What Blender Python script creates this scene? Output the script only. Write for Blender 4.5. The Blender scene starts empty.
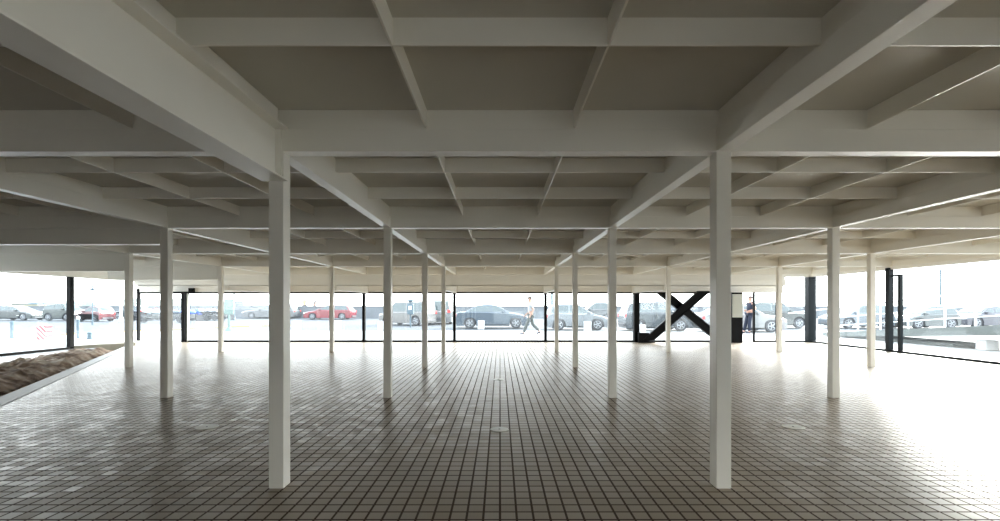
import bpy, bmesh, math, random
from mathutils import Vector, Matrix, noise
random.seed(7)
R = math.radians
sc = bpy.context.scene
C = sc.collection

# ------------------------------------------------------------------ camera, sky, sun, exposure
H = 1.35                       # eye height
F = 456.0                      # focal length in pixels of a 1000 px wide frame
cam_d = bpy.data.cameras.new('camera'); cam = bpy.data.objects.new('camera', cam_d); C.objects.link(cam)
cam.location = (0, 0, H); cam.rotation_euler = (R(90), 0, 0)
cam_d.sensor_width = 36; cam_d.lens = F / 1000 * 36
cam_d.shift_y = (305.5 - 260.5) / 1000
cam_d.clip_end = 2000; cam_d.clip_start = 0.02
sc.camera = cam
sc.view_settings.view_transform = 'Standard'; sc.view_settings.look = 'None'
sc.view_settings.gamma = 1; sc.view_settings.use_curve_mapping = False
sc.view_settings.exposure = 1.12
sc.cycles.max_bounces = 14; sc.cycles.diffuse_bounces = 8; sc.cycles.glossy_bounces = 5
sc.cycles.transmission_bounces = 8; sc.cycles.transparent_max_bounces = 16
sc.cycles.caustics_reflective = False; sc.cycles.caustics_refractive = False
sc.cycles.sample_clamp_indirect = 12

w = bpy.data.worlds.new('sky'); sc.world = w; w.use_nodes = True
nt = w.node_tree; nt.nodes.clear()
o_ = nt.nodes.new('ShaderNodeOutputWorld'); bg = nt.nodes.new('ShaderNodeBackground')
tc = nt.nodes.new('ShaderNodeTexCoord'); sep = nt.nodes.new('ShaderNodeSeparateXYZ'); rmp = nt.nodes.new('ShaderNodeValToRGB')
rmp.color_ramp.elements[0].position = 0.0; rmp.color_ramp.elements[0].color = (1.0, 1.0, 1.0, 1)
rmp.color_ramp.elements[1].position = 0.6; rmp.color_ramp.elements[1].color = (0.82, 0.90, 1.0, 1)
nt.links.new(tc.outputs['Generated'], sep.inputs[0]); nt.links.new(sep.outputs['Z'], rmp.inputs[0])
nt.links.new(rmp.outputs[0], bg.inputs[0]); bg.inputs[1].default_value = 3.7
nt.links.new(bg.outputs[0], o_.inputs[0])

sun_d = bpy.data.lights.new('sun', 'SUN'); sun = bpy.data.objects.new('sun', sun_d); C.objects.link(sun)
sun_d.energy = 9; sun_d.angle = R(22); sun_d.color = (1.0, 0.96, 0.90)
SUN_AZ, SUN_EL = R(48), R(21)      # azimuth right of straight ahead, elevation
sd = Vector((math.sin(SUN_AZ) * math.cos(SUN_EL), math.cos(SUN_AZ) * math.cos(SUN_EL), math.sin(SUN_EL)))
sun.rotation_euler = sd.to_track_quat('Z', 'Y').to_euler(); sun.location = sd * 40

# ------------------------------------------------------------------ materials
def mat(name, col, rough=0.6, metal=0.0, spec=0.5, var=0.0, vscale=4.0, bump=0.0, bscale=40.0, coat=0.0):
    m = bpy.data.materials.new(name); m.use_nodes = True
    n = m.node_tree.nodes; l = m.node_tree.links; b = n['Principled BSDF']
    b.inputs['Roughness'].default_value = rough; b.inputs['Metallic'].default_value = metal
    b.inputs['Specular IOR Level'].default_value = spec; b.inputs['Coat Weight'].default_value = coat
    t = n.new('ShaderNodeTexCoord')
    nz = n.new('ShaderNodeTexNoise'); nz.inputs['Scale'].default_value = vscale; nz.inputs['Detail'].default_value = 5
    l.new(t.outputs['Object'], nz.inputs['Vector'])
    mx = n.new('ShaderNodeMix'); mx.data_type = 'RGBA'
    mx.inputs[6].default_value = (*[c * (1 - var) for c in col], 1); mx.inputs[7].default_value = (*[min(1, c * (1 + var)) for c in col], 1)
    l.new(nz.outputs['Fac'], mx.inputs[0]); l.new(mx.outputs[2], b.inputs['Base Color'])
    if bump:
        n2 = n.new('ShaderNodeTexNoise'); n2.inputs['Scale'].default_value = bscale; n2.inputs['Detail'].default_value = 4
        l.new(t.outputs['Object'], n2.inputs['Vector'])
        bp = n.new('ShaderNodeBump'); bp.inputs['Strength'].default_value = bump; bp.inputs['Distance'].default_value = 0.02
        l.new(n2.outputs['Fac'], bp.inputs['Height']); l.new(bp.outputs[0], b.inputs['Normal'])
    return m

M = {}
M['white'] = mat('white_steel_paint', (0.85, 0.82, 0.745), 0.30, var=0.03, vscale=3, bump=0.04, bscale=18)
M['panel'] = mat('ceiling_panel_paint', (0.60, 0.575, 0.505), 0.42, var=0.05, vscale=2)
M['darkwall'] = mat('grey_plaster', (0.16, 0.15, 0.13), 0.8, var=0.1)
M['fascia'] = mat('fascia_paint', (0.88, 0.865, 0.82), 0.5, var=0.02)
M['black'] = mat('black_steel_paint', (0.003, 0.003, 0.0035), 0.5, spec=0.1, var=0.2, vscale=6)
M['slate'] = mat('dark_slate_steel_paint', (0.007, 0.011, 0.014), 0.45, spec=0.15, var=0.15)
M['concrete'] = mat('smooth_concrete', (0.30, 0.305, 0.31), 0.5, var=0.15, vscale=2.5, bump=0.05, bscale=25)
M['curb'] = mat('rough_concrete', (0.27, 0.255, 0.21), 0.8, var=0.25, vscale=6, bump=0.3, bscale=30)
M['ramp'] = mat('ramp_concrete', (0.12, 0.135, 0.13), 0.8, var=0.2, vscale=3, bump=0.1)
M['paving'] = mat('pale_paving', (0.33, 0.33, 0.325), 0.75, var=0.06, vscale=0.8)
M['road'] = mat('asphalt', (0.033, 0.040, 0.048), 0.8, var=0.1, vscale=0.4)
M['kerb'] = mat('yellow_kerb_paint', (0.30, 0.22, 0.08), 0.7, var=0.1)
M['seawall'] = mat('seawall_stone', (0.12, 0.135, 0.15), 0.85, var=0.25, vscale=1.2)
M['rail'] = mat('white_rail_paint', (0.75, 0.78, 0.8), 0.4)
M['tyre'] = mat('tyre_rubber', (0.03, 0.033, 0.04), 0.8)
M['rim'] = mat('wheel_alloy', (0.32, 0.34, 0.36), 0.35, metal=0.6)
M['carglass'] = mat('car_window_glass', (0.05, 0.07, 0.075), 0.08, spec=0.6)
M['headlight'] = mat('headlight_lens', (0.8, 0.82, 0.85), 0.15)
M['taillight'] = mat('taillight_lens', (0.65, 0.05, 0.05), 0.2)
M['trimdark'] = mat('dark_plastic', (0.05, 0.055, 0.065), 0.5)
M['skin'] = mat('skin', (0.30, 0.17, 0.12), 0.55)
M['hair'] = mat('dark_hair', (0.05, 0.035, 0.03), 0.6)
M['navy'] = mat('navy_cloth', (0.004, 0.008, 0.02), 0.9)
M['shirt'] = mat('white_shirt', (0.30, 0.31, 0.33), 0.9)
M['slacks'] = mat('grey_green_trousers', (0.05, 0.062, 0.062), 0.9)
M['yellowcloth'] = mat('yellow_vest_cloth', (0.7, 0.75, 0.15), 0.9)
M['shoe'] = mat('dark_shoe_leather', (0.04, 0.045, 0.06), 0.5)
M['green'] = mat('green_sign_paint', (0.06, 0.11, 0.10), 0.5)
M['bluegrey'] = mat('blue_grey_metal', (0.05, 0.085, 0.11), 0.45)
M['whiteblock'] = mat('white_block_paint', (0.6, 0.6, 0.6), 0.6)
M['board'] = mat('pale_grey_board', (0.50, 0.51, 0.46), 0.5)
M['build'] = mat('cream_building_wall', (0.28, 0.24, 0.15), 0.8)
M['foliage'] = mat('hill_scrub', (0.07, 0.09, 0.08), 0.9, var=0.3)
M['globe'] = mat('lamp_globe', (0.75, 0.78, 0.8), 0.3)
M['lid'] = mat('pale_metal_lid', (0.70, 0.70, 0.64), 0.4, var=0.1, vscale=20)
M['seat'] = mat('seat_vinyl', (0.03, 0.03, 0.035), 0.6)
M['engine'] = mat('engine_metal', (0.05, 0.055, 0.06), 0.5, metal=0.3)
def paint(name, c):
    if name not in M: M[name] = mat(name, tuple(v * (1 if name.startswith('bike') else .22) for v in c), 0.25, spec=0.6, coat=0.5)
    return M[name]

# tiles
TILE = 0.1065
def tile_material():
    m = bpy.data.materials.new('glazed_brown_tile'); m.use_nodes = True
    n = m.node_tree.nodes; l = m.node_tree.links; b = n['Principled BSDF']
    t = n.new('ShaderNodeTexCoord')
    br = n.new('ShaderNodeTexBrick'); br.offset = 0; br.squash = 1
    br.inputs['Scale'].default_value = 1; br.inputs['Brick Width'].default_value = TILE; br.inputs['Row Height'].default_value = TILE
    br.inputs['Mortar Size'].default_value = 0.0078; br.inputs['Mortar Smooth'].default_value = 0.1; br.inputs['Bias'].default_value = 0.0
    br.inputs['Color1'].default_value = (0.36, 0.30, 0.23, 1); br.inputs['Color2'].default_value = (0.41, 0.35, 0.28, 1)
    br.inputs['Mortar'].default_value = (0.06, 0.036, 0.02, 1)
    l.new(t.outputs['Object'], br.inputs['Vector'])
    # stains with a shape of their own
    st = n.new('ShaderNodeTexNoise'); st.inputs['Scale'].default_value = 0.9; st.inputs['Detail'].default_value = 6; l.new(t.outputs['Object'], st.inputs['Vector'])
    cr = n.new('ShaderNodeValToRGB'); cr.color_ramp.elements[0].position = .35; cr.color_ramp.elements[0].color = (.92, .92, .92, 1)
    cr.color_ramp.elements[1].position = .65; cr.color_ramp.elements[1].color = (1.06, 1.05, 1.04, 1); l.new(st.outputs['Fac'], cr.inputs[0])
    mx = n.new('ShaderNodeMix'); mx.data_type = 'RGBA'; mx.blend_type = 'MULTIPLY'; mx.inputs[0].default_value = 1
    l.new(br.outputs['Color'], mx.inputs[6]); l.new(cr.outputs[0], mx.inputs[7]); l.new(mx.outputs[2], b.inputs['Base Color'])
    # per tile tilt
    dv = n.new('ShaderNodeVectorMath'); dv.operation = 'SCALE'; dv.inputs['Scale'].default_value = 1 / TILE; l.new(t.outputs['Object'], dv.inputs[0])
    fl = n.new('ShaderNodeVectorMath'); fl.operation = 'FLOOR'; l.new(dv.outputs[0], fl.inputs[0])
    wn = n.new('ShaderNodeTexWhiteNoise'); wn.noise_dimensions = '2D'; l.new(fl.outputs[0], wn.inputs['Vector'])
    sb = n.new('ShaderNodeVectorMath'); sb.operation = 'SUBTRACT'; sb.inputs[1].default_value = (.5, .5, .5); l.new(wn.outputs['Color'], sb.inputs[0])
    sl = n.new('ShaderNodeVectorMath'); sl.operation = 'MULTIPLY'; sl.inputs[1].default_value = (.05, .05, 0); l.new(sb.outputs[0], sl.inputs[0])
    bp = n.new('ShaderNodeBump'); bp.inputs['Strength'].default_value = 0.6; bp.inputs['Distance'].default_value = 0.004; bp.invert = True
    l.new(br.outputs['Fac'], bp.inputs['Height'])
    ad = n.new('ShaderNodeVectorMath'); ad.operation = 'ADD'; l.new(bp.outputs[0], ad.inputs[0]); l.new(sl.outputs[0], ad.inputs[1])
    nm = n.new('ShaderNodeVectorMath'); nm.operation = 'NORMALIZE'; l.new(ad.outputs[0], nm.inputs[0]); l.new(nm.outputs[0], b.inputs['Normal'])
    # roughness: glazed tile faces, scuffed patches, matt grout
    rn = n.new('ShaderNodeTexNoise'); rn.inputs['Scale'].default_value = 60; rn.inputs['Detail'].default_value = 5; l.new(t.outputs['Object'], rn.inputs['Vector'])
    mr = n.new('ShaderNodeMapRange'); mr.inputs[1].default_value = .3; mr.inputs[2].default_value = 1.7; mr.inputs[3].default_value = .32; mr.inputs[4].default_value = .37
    sm = n.new('ShaderNodeMath'); sm.operation = 'ADD'; sm.inputs[0].default_value = .5; l.new(wn.outputs['Value'], sm.inputs[1]); l.new(sm.outputs[0], mr.inputs[0])
    m2 = n.new('ShaderNodeMix'); m2.data_type = 'FLOAT'; m2.inputs[3].default_value = .85
    l.new(br.outputs['Fac'], m2.inputs[0]); l.new(mr.outputs[0], m2.inputs[2]); l.new(m2.outputs[0], b.inputs['Roughness'])
    b.inputs['Specular IOR Level'].default_value = 0.4
    return m
M['tile'] = tile_material()

# clear glass with a faint translucent veil mixed in to imitate bright haze
def glass_material(name, veil, tint=(0.96, 0.985, 0.98)):
    m = bpy.data.materials.new(name); m.use_nodes = True
    n = m.node_tree.nodes; l = m.node_tree.links; n.clear()
    out = n.new('ShaderNodeOutputMaterial'); tr = n.new('ShaderNodeBsdfTransparent'); tr.inputs[0].default_value = (*tint, 1)
    tl = n.new('ShaderNodeBsdfTranslucent'); tl.inputs[0].default_value = (.9, .95, 1, 1)
    gl = n.new('ShaderNodeBsdfGlossy'); gl.inputs['Roughness'].default_value = 0.0
    lw = n.new('ShaderNodeLayerWeight'); lw.inputs['Blend'].default_value = .5
    pw = n.new('ShaderNodeMath'); pw.operation = 'POWER'; pw.inputs[1].default_value = 5; l.new(lw.outputs['Facing'], pw.inputs[0])
    fr = n.new('ShaderNodeMath'); fr.operation = 'MULTIPLY_ADD'; fr.inputs[1].default_value = .92; fr.inputs[2].default_value = .035; l.new(pw.outputs[0], fr.inputs[0])
    t = n.new('ShaderNodeTexCoord'); nz = n.new('ShaderNodeTexNoise'); nz.inputs['Scale'].default_value = 0.7; nz.inputs['Detail'].default_value = 6
    l.new(t.outputs['Object'], nz.inputs['Vector'])
    mr = n.new('ShaderNodeMapRange'); mr.inputs[1].default_value = .25; mr.inputs[2].default_value = .75; mr.inputs[3].default_value = veil * .8; mr.inputs[4].default_value = veil * 1.2
    l.new(nz.outputs['Fac'], mr.inputs[0])
    a = n.new('ShaderNodeMixShader'); l.new(mr.outputs[0], a.inputs[0]); l.new(tr.outputs[0], a.inputs[1]); l.new(tl.outputs[0], a.inputs[2])
    b = n.new('ShaderNodeMixShader'); l.new(fr.outputs[0], b.inputs[0]); l.new(a.outputs[0], b.inputs[1]); l.new(gl.outputs[0], b.inputs[2])
    l.new(b.outputs[0], out.inputs[0])
    return m
M['glass'] = glass_material('veiled_window_glass', 0.007)

def rock_material():
    m = bpy.data.materials.new('excavated_rock'); m.use_nodes = True
    n = m.node_tree.nodes; l = m.node_tree.links; b = n['Principled BSDF']; b.inputs['Roughness'].default_value = .9
    t = n.new('ShaderNodeTexCoord'); nz = n.new('ShaderNodeTexNoise'); nz.inputs['Scale'].default_value = 3.2; nz.inputs['Detail'].default_value = 8
    l.new(t.outputs['Object'], nz.inputs['Vector'])
    cr = n.new('ShaderNodeValToRGB'); e = cr.color_ramp.elements
    e[0].position = .36; e[0].color = (.11, .07, .045, 1); e[1].position = .66; e[1].color = (.5, .43, .36, 1)
    x = e.new(.5); x.color = (.27, .19, .14, 1)
    l.new(nz.outputs['Fac'], cr.inputs[0]); l.new(cr.outputs[0], b.inputs['Base Color'])
    n2 = n.new('ShaderNodeTexNoise'); n2.inputs['Scale'].default_value = 22; n2.inputs['Detail'].default_value = 6; l.new(t.outputs['Object'], n2.inputs['Vector'])
    bp = n.new('ShaderNodeBump'); bp.inputs['Strength'].default_value = .7; bp.inputs['Distance'].default_value = .03
    l.new(n2.outputs['Fac'], bp.inputs['Height']); l.new(bp.outputs[0], b.inputs['Normal'])
    return m
M['rock'] = rock_material()

def stripe_material():
    m = bpy.data.materials.new('red_white_stripes'); m.use_nodes = True
    n = m.node_tree.nodes; l = m.node_tree.links; b = n['Principled BSDF']
    t = n.new('ShaderNodeTexCoord'); s = n.new('ShaderNodeSeparateXYZ'); l.new(t.outputs['Object'], s.inputs[0])
    a = n.new('ShaderNodeMath'); a.operation = 'ADD'; l.new(s.outputs[0], a.inputs[0]); l.new(s.outputs[2], a.inputs[1])
    k = n.new('ShaderNodeMath'); k.operation = 'MULTIPLY'; k.inputs[1].default_value = 5.5; l.new(a.outputs[0], k.inputs[0])
    f = n.new('ShaderNodeMath'); f.operation = 'FRACT'; l.new(k.outputs[0], f.inputs[0])
    g = n.new('ShaderNodeMath'); g.operation = 'GREATER_THAN'; g.inputs[1].default_value = .5; l.new(f.outputs[0], g.inputs[0])
    mx = n.new('ShaderNodeMix'); mx.data_type = 'RGBA'; mx.inputs[6].default_value = (.25, .26, .28, 1); mx.inputs[7].default_value = (.4, .02, .03, 1)
    l.new(g.outputs[0], mx.inputs[0]); l.new(mx.outputs[2], b.inputs['Base Color'])
    return m
M['stripe'] = stripe_material()

# ------------------------------------------------------------------ helpers
def tag(o, label=None, cat=None, group=None, kind=None):
    if label: o['label'] = label
    if cat: o['category'] = cat
    if group: o['group'] = group
    if kind: o['kind'] = kind
    return o
def empty(name, loc=(0, 0, 0), rz=0, **k):
    o = bpy.data.objects.new(name, None); C.objects.link(o); o.location = loc; o.rotation_euler = (0, 0, rz); o.empty_display_size = .2
    return tag(o, **k)
class MB:
    def __init__(s): s.bm = bmesh.new()
    def box(s, x0, x1, y0, y1, z0, z1):
        v = [s.bm.verts.new(p) for p in ((x0, y0, z0), (x1, y0, z0), (x1, y1, z0), (x0, y1, z0), (x0, y0, z1), (x1, y0, z1), (x1, y1, z1), (x0, y1, z1))]
        for f in ((0, 3, 2, 1), (4, 5, 6, 7), (0, 1, 5, 4), (1, 2, 6, 5), (2, 3, 7, 6), (3, 0, 4, 7)): s.bm.faces.new([v[i] for i in f])
        return s
    def prism(s, pts, z0, z1):
        a = [s.bm.verts.new((p[0], p[1], z0)) for p in pts]; b = [s.bm.verts.new((p[0], p[1], z1)) for p in pts]
        s.bm.faces.new(list(reversed(a))); s.bm.faces.new(b); n = len(pts)
        for i in range(n): s.bm.faces.new((a[i], a[(i + 1) % n], b[(i + 1) % n], b[i]))
        return s
    def tube(s, p0, p1, r0, r1=None, n=12):
        r1 = r0 if r1 is None else r1
        p0 = Vector(p0); p1 = Vector(p1); q = (p1 - p0).to_track_quat('Z', 'Y')
        a = []; b = []
        for i in range(n):
            t = 2 * math.pi * i / n; d = q @ Vector((math.cos(t), math.sin(t), 0))
            a.append(s.bm.verts.new(p0 + d * r0)); b.append(s.bm.verts.new(p1 + d * r1))
        s.bm.faces.new(list(reversed(a))); s.bm.faces.new(b)
        for i in range(n): s.bm.faces.new((a[i], a[(i + 1) % n], b[(i + 1) % n], b[i]))
        return s
    def lathe(s, prof, origin=(0, 0, 0), axis='z', n=24):
        rings = []
        for r, h in prof:
            ring = []
            for i in range(n):
                t = 2 * math.pi * i / n; x, y = r * math.cos(t), r * math.sin(t)
                p = (x, y, h) if axis == 'z' else (x, h, y)
                ring.append(s.bm.verts.new(Vector(origin) + Vector(p)))
            rings.append(ring)
        for a, b in zip(rings, rings[1:]):
            for i in range(n): s.bm.faces.new((a[i], a[(i + 1) % n], b[(i + 1) % n], b[i]))
        s.bm.faces.new(list(reversed(rings[0]))); s.bm.faces.new(rings[-1])
        return s
    def poly(s, pts):
        s.bm.faces.new([s.bm.verts.new(p) for p in pts]); return s
    def sphere(s, c, r, sc3=(1, 1, 1), u=16, v=10):
        bmesh.ops.create_uvsphere(s.bm, u_segments=u, v_segments=v, radius=r, matrix=Matrix.Translation(c) @ Matrix.Diagonal((*sc3, 1)))
        return s
    def build(s, name, m, parent=None, loc=(0, 0, 0), rz=0, bevel=0, smooth=False):
        bmesh.ops.recalc_face_normals(s.bm, faces=s.bm.faces)
        me = bpy.data.meshes.new(name); s.bm.to_mesh(me); s.bm.free()
        o = bpy.data.objects.new(name, me); C.objects.link(o); me.materials.append(m)
        o.location = loc; o.rotation_euler = (0, 0, rz)
        if parent: o.parent = parent
        if smooth:
            for p in me.polygons: p.use_smooth = True
        if bevel:
            b = o.modifiers.new('bevel', 'BEVEL'); b.width = bevel; b.segments = 2; b.limit_method = 'ANGLE'
        return o
def struct(o, label=None): return tag(o, label=label, kind='structure')
def at(px, Y): return (px - 500) * Y / F            # ground plan x of a pixel column at distance Y
def depth(py, z=0.0): return F * (H - z) / (py - 305.5)

# ------------------------------------------------------------------ plan of the hall
S = 3.3
ROW = {'A': 3.36, 'B': 6.66, 'C': 9.96, 'D': 13.26}
YE = 16.75                       # back glass line
XR, XL = 11.45, -13.4            # right and left glass lines
YB = -3.6                        # wall behind the camera
LINES = [-8.15, -4.91, -1.65, 1.65, 4.91, 8.15]
Z0, Z1, ZP = 2.485, 2.65, 2.805  # main beam underside, main beam top, ceiling panel
CW = 0.055

def diag(y): return -7.34 - 0.602 * (y - 6.69)      # edge of the excavation
def left(y): return -10.75 - 0.44 * (y - 9.7)
# floor
struct(MB().prism([(diag(YB) + .42, YB), (XR + .1, YB), (XR + .1, YE + .1), (XL - .1, YE + .1), (XL - .1, 15.6), (diag(15.15) + .42 - .2, 15.15)], -.12, 0).build('floor', M['tile']), 'glazed brown square tile floor')
struct(MB().prism([(diag(YB), YB), (diag(YB) + .418, YB), (diag(15.13) + .22, 15.13), (diag(15.13), 15.13)], -.35, .012).build('trim_1', M['concrete'], bevel=.01), 'smooth grey concrete strip edging the excavation')
struct(MB().prism([(XL - .1, YB), (-7.0, YB), (left(4), 4), (left(15.0), 15.0), (XL - .1, 15.6)], -.35, -.01).build('trim_2', M['concrete']), 'pale ledge between excavation and left glass')
# rock
bm = bmesh.new(); NI, NJ = 46, 260; grid = []
for j in range(NJ + 1):
    y = 1.0 + (15.0 - 1.0) * j / NJ; row = []
    xa, xb = left(max(y, 3)) - .25, diag(y) - .01
    for i in range(NI + 1):
        u = i / NI; x = xa + (xb - xa) * u
        p = Vector((x, y, 0))
        n1 = noise.fractal(p * 1.3, 1, 2.1, 5); n2 = noise.turbulence(p * 3.1 + Vector((9, 3, 1)), 4, True)
        edge = min(1, (1 - u) / .22); edge2 = min(1, u / .15)
        z = -.14 + (.20 + .10 * n1 + .07 * n2) * (edge ** .7) * (.35 + .65 * edge2) + .02 * noise.fractal(p * 9, 1, 2, 3)
        z = min(z, .17) - max(0, min(1, (y - 13.4) / .9)) * .22
        row.append(bm.verts.new((x + (.03 * n1 if 0 < i < NI else 0), y, z)))
    grid.append(row)
for j in range(NJ):
    for i in range(NI): bm.faces.new((grid[j][i], grid[j][i + 1], grid[j + 1][i + 1], grid[j + 1][i]))
m_ = MB(); m_.bm.free(); m_.bm = bm
tag(m_.build('excavated_rock', M['rock'], smooth=True), 'rough brown rock and earth left exposed in a diagonal pit by the left glass', 'rock', kind='stuff')
struct(MB().box(XL - .1, XR + .1, YB - .1, YE + .1, -.5, -.36).build('floor_pit', M['curb']))
tag(MB().prism([(-13.32, 14.25), (-12.35, 15.45), (-12.75, 16.3), (-13.32, 16.5)], -.35, .09).build('concrete_curb', M['curb'], bevel=.012), 'rough concrete kerb block at the far end of the rock pit', 'kerb')

# walls (behind the camera)
struct(MB().box(XL - .1, -.5, YB - .2, YB, 0, 3.0).box(-.5, XR + .1, YB - .2, YB, .9, 3.0).build('wall_back', M['darkwall']))
struct(MB().box(-.5, XR, YB - .12, YB - .10, 0, .9).build('window_added_fill', M['glass']))  # unseen low opening, added to light the near beam and column fronts
struct(MB().box(-200, 200, -120, YB - .2, -.2, -.008).build('ground_paving_rear', M['paving']))
# ceiling panel
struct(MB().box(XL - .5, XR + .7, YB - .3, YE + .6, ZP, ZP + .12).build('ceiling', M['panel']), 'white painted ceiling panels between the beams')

# columns
ords = {1: 'first', 2: 'second', 3: 'third'}
side = lambda x: 'left' if x < 0 else 'right'
rown = {'A': 'nearest', 'B': 'second', 'C': 'third', 'D': 'farthest'}
col_me = None
for r in 'ABCD':
    for x in LINES:
        k = sorted([abs(a) for a in LINES if a * x > 0]).index(abs(x)) + 1
        if r in 'AB' and k == 3: continue
        if r == 'A' and k == 2: continue
        if r == 'C' and k == 2: continue         # these two stand wholly behind the nearest columns
        loc = (x, ROW[r] + CW, 0)
        if col_me is None:
            c = MB().box(-CW, CW, -CW, CW, 0, Z0 + .001).build('steel_column', M['white'], bevel=.004, loc=loc); col_me = c
        else:
            c = col_me.copy(); C.objects.link(c); c.location = loc
        tag(c, 'square white steel column in %s row from camera, %s one to the %s of centre' % (rown[r], ords[k], side(x)), 'column', 'white steel columns')
for x in (-4.91, 4.91):
    c = col_me.copy(); C.objects.link(c); c.location = (x, ROW['C'] + CW, 0)
    tag(c, 'square white steel column in third row, hidden behind the nearest %s column' % side(x), 'column', 'white steel columns')

# main beams: box section with a narrow upright above
def beam_x(y, x0, x1, label):      # runs across the view
    m = MB().box(x0, x1, y, y + .11, Z0, Z1).box(x0, x1, y + .03, y + .08, Z1, ZP)
    return tag(m.build('cross_beam', M['white'], bevel=.003), label, 'beam', 'main ceiling beams')
def beam_y(x, y0, y1, label):
    m = MB().box(x - .055, x + .055, y0, y1, Z0 + .002, Z1 + .001).box(x - .025, x + .025, y0, y1, Z1, ZP)
    return tag(m.build('long_beam', M['white'], bevel=.003), label, 'beam', 'main ceiling beams')
beam_x(.06 - 0.0 - 3.3, XL, XR, 'white cross beam behind the camera')
beam_x(.03, XL, XR, 'white cross beam right over the camera')
for r in 'ABCD': beam_x(ROW[r], XL, XR, 'white cross beam resting on the %s row of columns' % rown[r])
beam_x(YE - .11, XL, XR, 'white cross beam above the back glass wall')
for x in LINES:
    k = sorted([abs(a) for a in LINES if a * x > 0]).index(abs(x)) + 1
    y0 = ROW['A'] + .11 if x == -1.65 else YB
    beam_y(x, y0, YE, 'white beam running away from camera over the %s column line %s of centre' % (ords[k], side(x)))
beam_y(-11.45, YB, YE, 'white beam running away from camera near the left glass wall')
beam_y(XL, YB, YE, 'white edge beam above the left glass wall')
beam_y(XR, YB, YE, 'white edge beam above the right glass wall')

# deep I beams
def ibeam(length, zb, zt, label, loc, rz=0, fw=.19):
    h = fw / 2
    m = MB().box(0, length, -h, h, zb, zb + .014).box(0, length, -h, h, zt - .014, zt).box(0, length, -.006, .006, zb + .014, zt - .014)
    m.box(0, length, -.019, .019, zt, ZP - .002)
    m.box(0, .014, -.05, .05, zb + .014, zt - .014)
    o = m.build('deep_beam', M['white'], bevel=.003, loc=loc, rz=rz)
    return tag(o, label, 'beam', 'deep white I beams')
ibeam(ROW['A'] - YB - .02, 2.264, 2.66, 'deep white I beam running overhead to the nearest left column', (-1.655, ROW['A'] + .0, 0), R(-90))
ibeam(-4.91 - .06 + 8.15, 2.245, 2.66, 'deep white I beam from second row column towards the left glass', (-4.91 - .06, ROW['B'] + .055, 0), R(180), .13)
ibeam(-8.15 - .06 + 11.45, 2.10, 2.66, 'deep white I beam from third row column to the left glass', (-8.15 - .06, ROW['C'] + .055, 0), R(180), .13)
ibeam(-8.15 - .06 + 11.45, 2.10, 2.66, 'deep white I beam from farthest row column to the left glass', (-8.15 - .06, ROW['D'] + .055, 0), R(180), .13)

# joists (thin plates, three coffers to a bay)
xs = [XL, -11.45] + LINES + [XR]
n = 0
oname = ['first', 'second', 'third', 'fourth', 'fifth', 'sixth', 'seventh', 'eighth', 'ninth', 'tenth', 'eleventh', 'twelfth', 'thirteenth', 'fourteenth', 'fifteenth', 'sixteenth', 'seventeenth', 'eighteenth']
ll = []
for a, b in zip(xs, xs[1:]):
    if b - a > 2.5: ll += [a + (b - a) / 3, a + 2 * (b - a) / 3]
    else: ll += [(a + b) / 2]
for i, x in enumerate(ll):
    left_n = sorted([q for q in ll if q < 0], reverse=True); right_n = sorted([q for q in ll if q >= 0])
    od = oname[(left_n if x < 0 else right_n).index(x)]
    tag(MB().box(x - .006, x + .006, YB, YE, 2.667, ZP).build('ceiling_joist', M['white']), 'thin white joist plate running away from camera, %s one %s of centre' % (od, side(x)), 'joist', 'thin ceiling joists')
ys = [YB + .2 - .0, .06, ROW['A'], ROW['B'], ROW['C'], ROW['D'], YE - .1]
q = 0
for a, b in zip([.06, ROW['A'], ROW['B'], ROW['C'], ROW['D']], [ROW['A'], ROW['B'], ROW['C'], ROW['D'], YE - .1]):
    for t in (1, 2):
        y = a + (b - a) * t / 3 + .05
        tag(MB().box(XL, XR, y - .006, y + .006, 2.665, ZP).build('ceiling_joist', M['white']), 'thin white joist plate crossing the view, %s one from camera' % oname[q], 'joist', 'thin ceiling joists')
        q += 1

# ------------------------------------------------------------------ back wall: lintel, glass, mullions
XLINT = 785; xl1 = (XLINT - 500) * YE / F
XD = -11.5
struct(MB().box(XL, xl1, YE - .005, YE + .10, 2.28, ZP).build('trim_3', M['fascia']), 'recessed white fascia above back glass')
struct(MB().box(XL, xl1, YE - .06, YE + .05, 2.075, 2.29).build('trim_4', M['fascia'], bevel=.004), 'white deep fascia beam above back glass')
struct(MB().box(XL, xl1, YE + .10, YE + .30, 1.83, 2.08).build('trim_5', M['fascia'], bevel=.004), 'lower white lintel over back glass')
struct(MB().box(XL - .1, xl1, YE - .06, YE + 1.3, 2.08, 2.10).build('trim_6', M['fascia']), 'white soffit over back glass')
# low bracket boxes between farthest columns and back mullions
for x, l_ in ((-8.15, 'third column line left'), (-4.91, 'second column line left'), (-1.65, 'first column line left'), (1.65, 'first column line right'), (4.91, 'second column line right')):
    if True:
        m2 = MB(); y0, y1 = ROW['D'] + .3, YE + .1; v = []
        for y, zt in ((y0, 1.93), (y1, 2.07)):
            for dx in (-.05, .05):
                for z in (1.808, zt): v.append(m2.bm.verts.new((x + dx, y, z)))
        for f in ((0, 1, 3, 2), (4, 6, 7, 5), (0, 4, 5, 1), (2, 3, 7, 6), (1, 5, 7, 3), (0, 2, 6, 4)): m2.bm.faces.new([v[i] for i in f])
        tag(m2.build('bracket_box', M['white'], bevel=.004), 'white bracket box over the back glass at the %s of centre' % l_, 'bracket', 'white bracket boxes')

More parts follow.
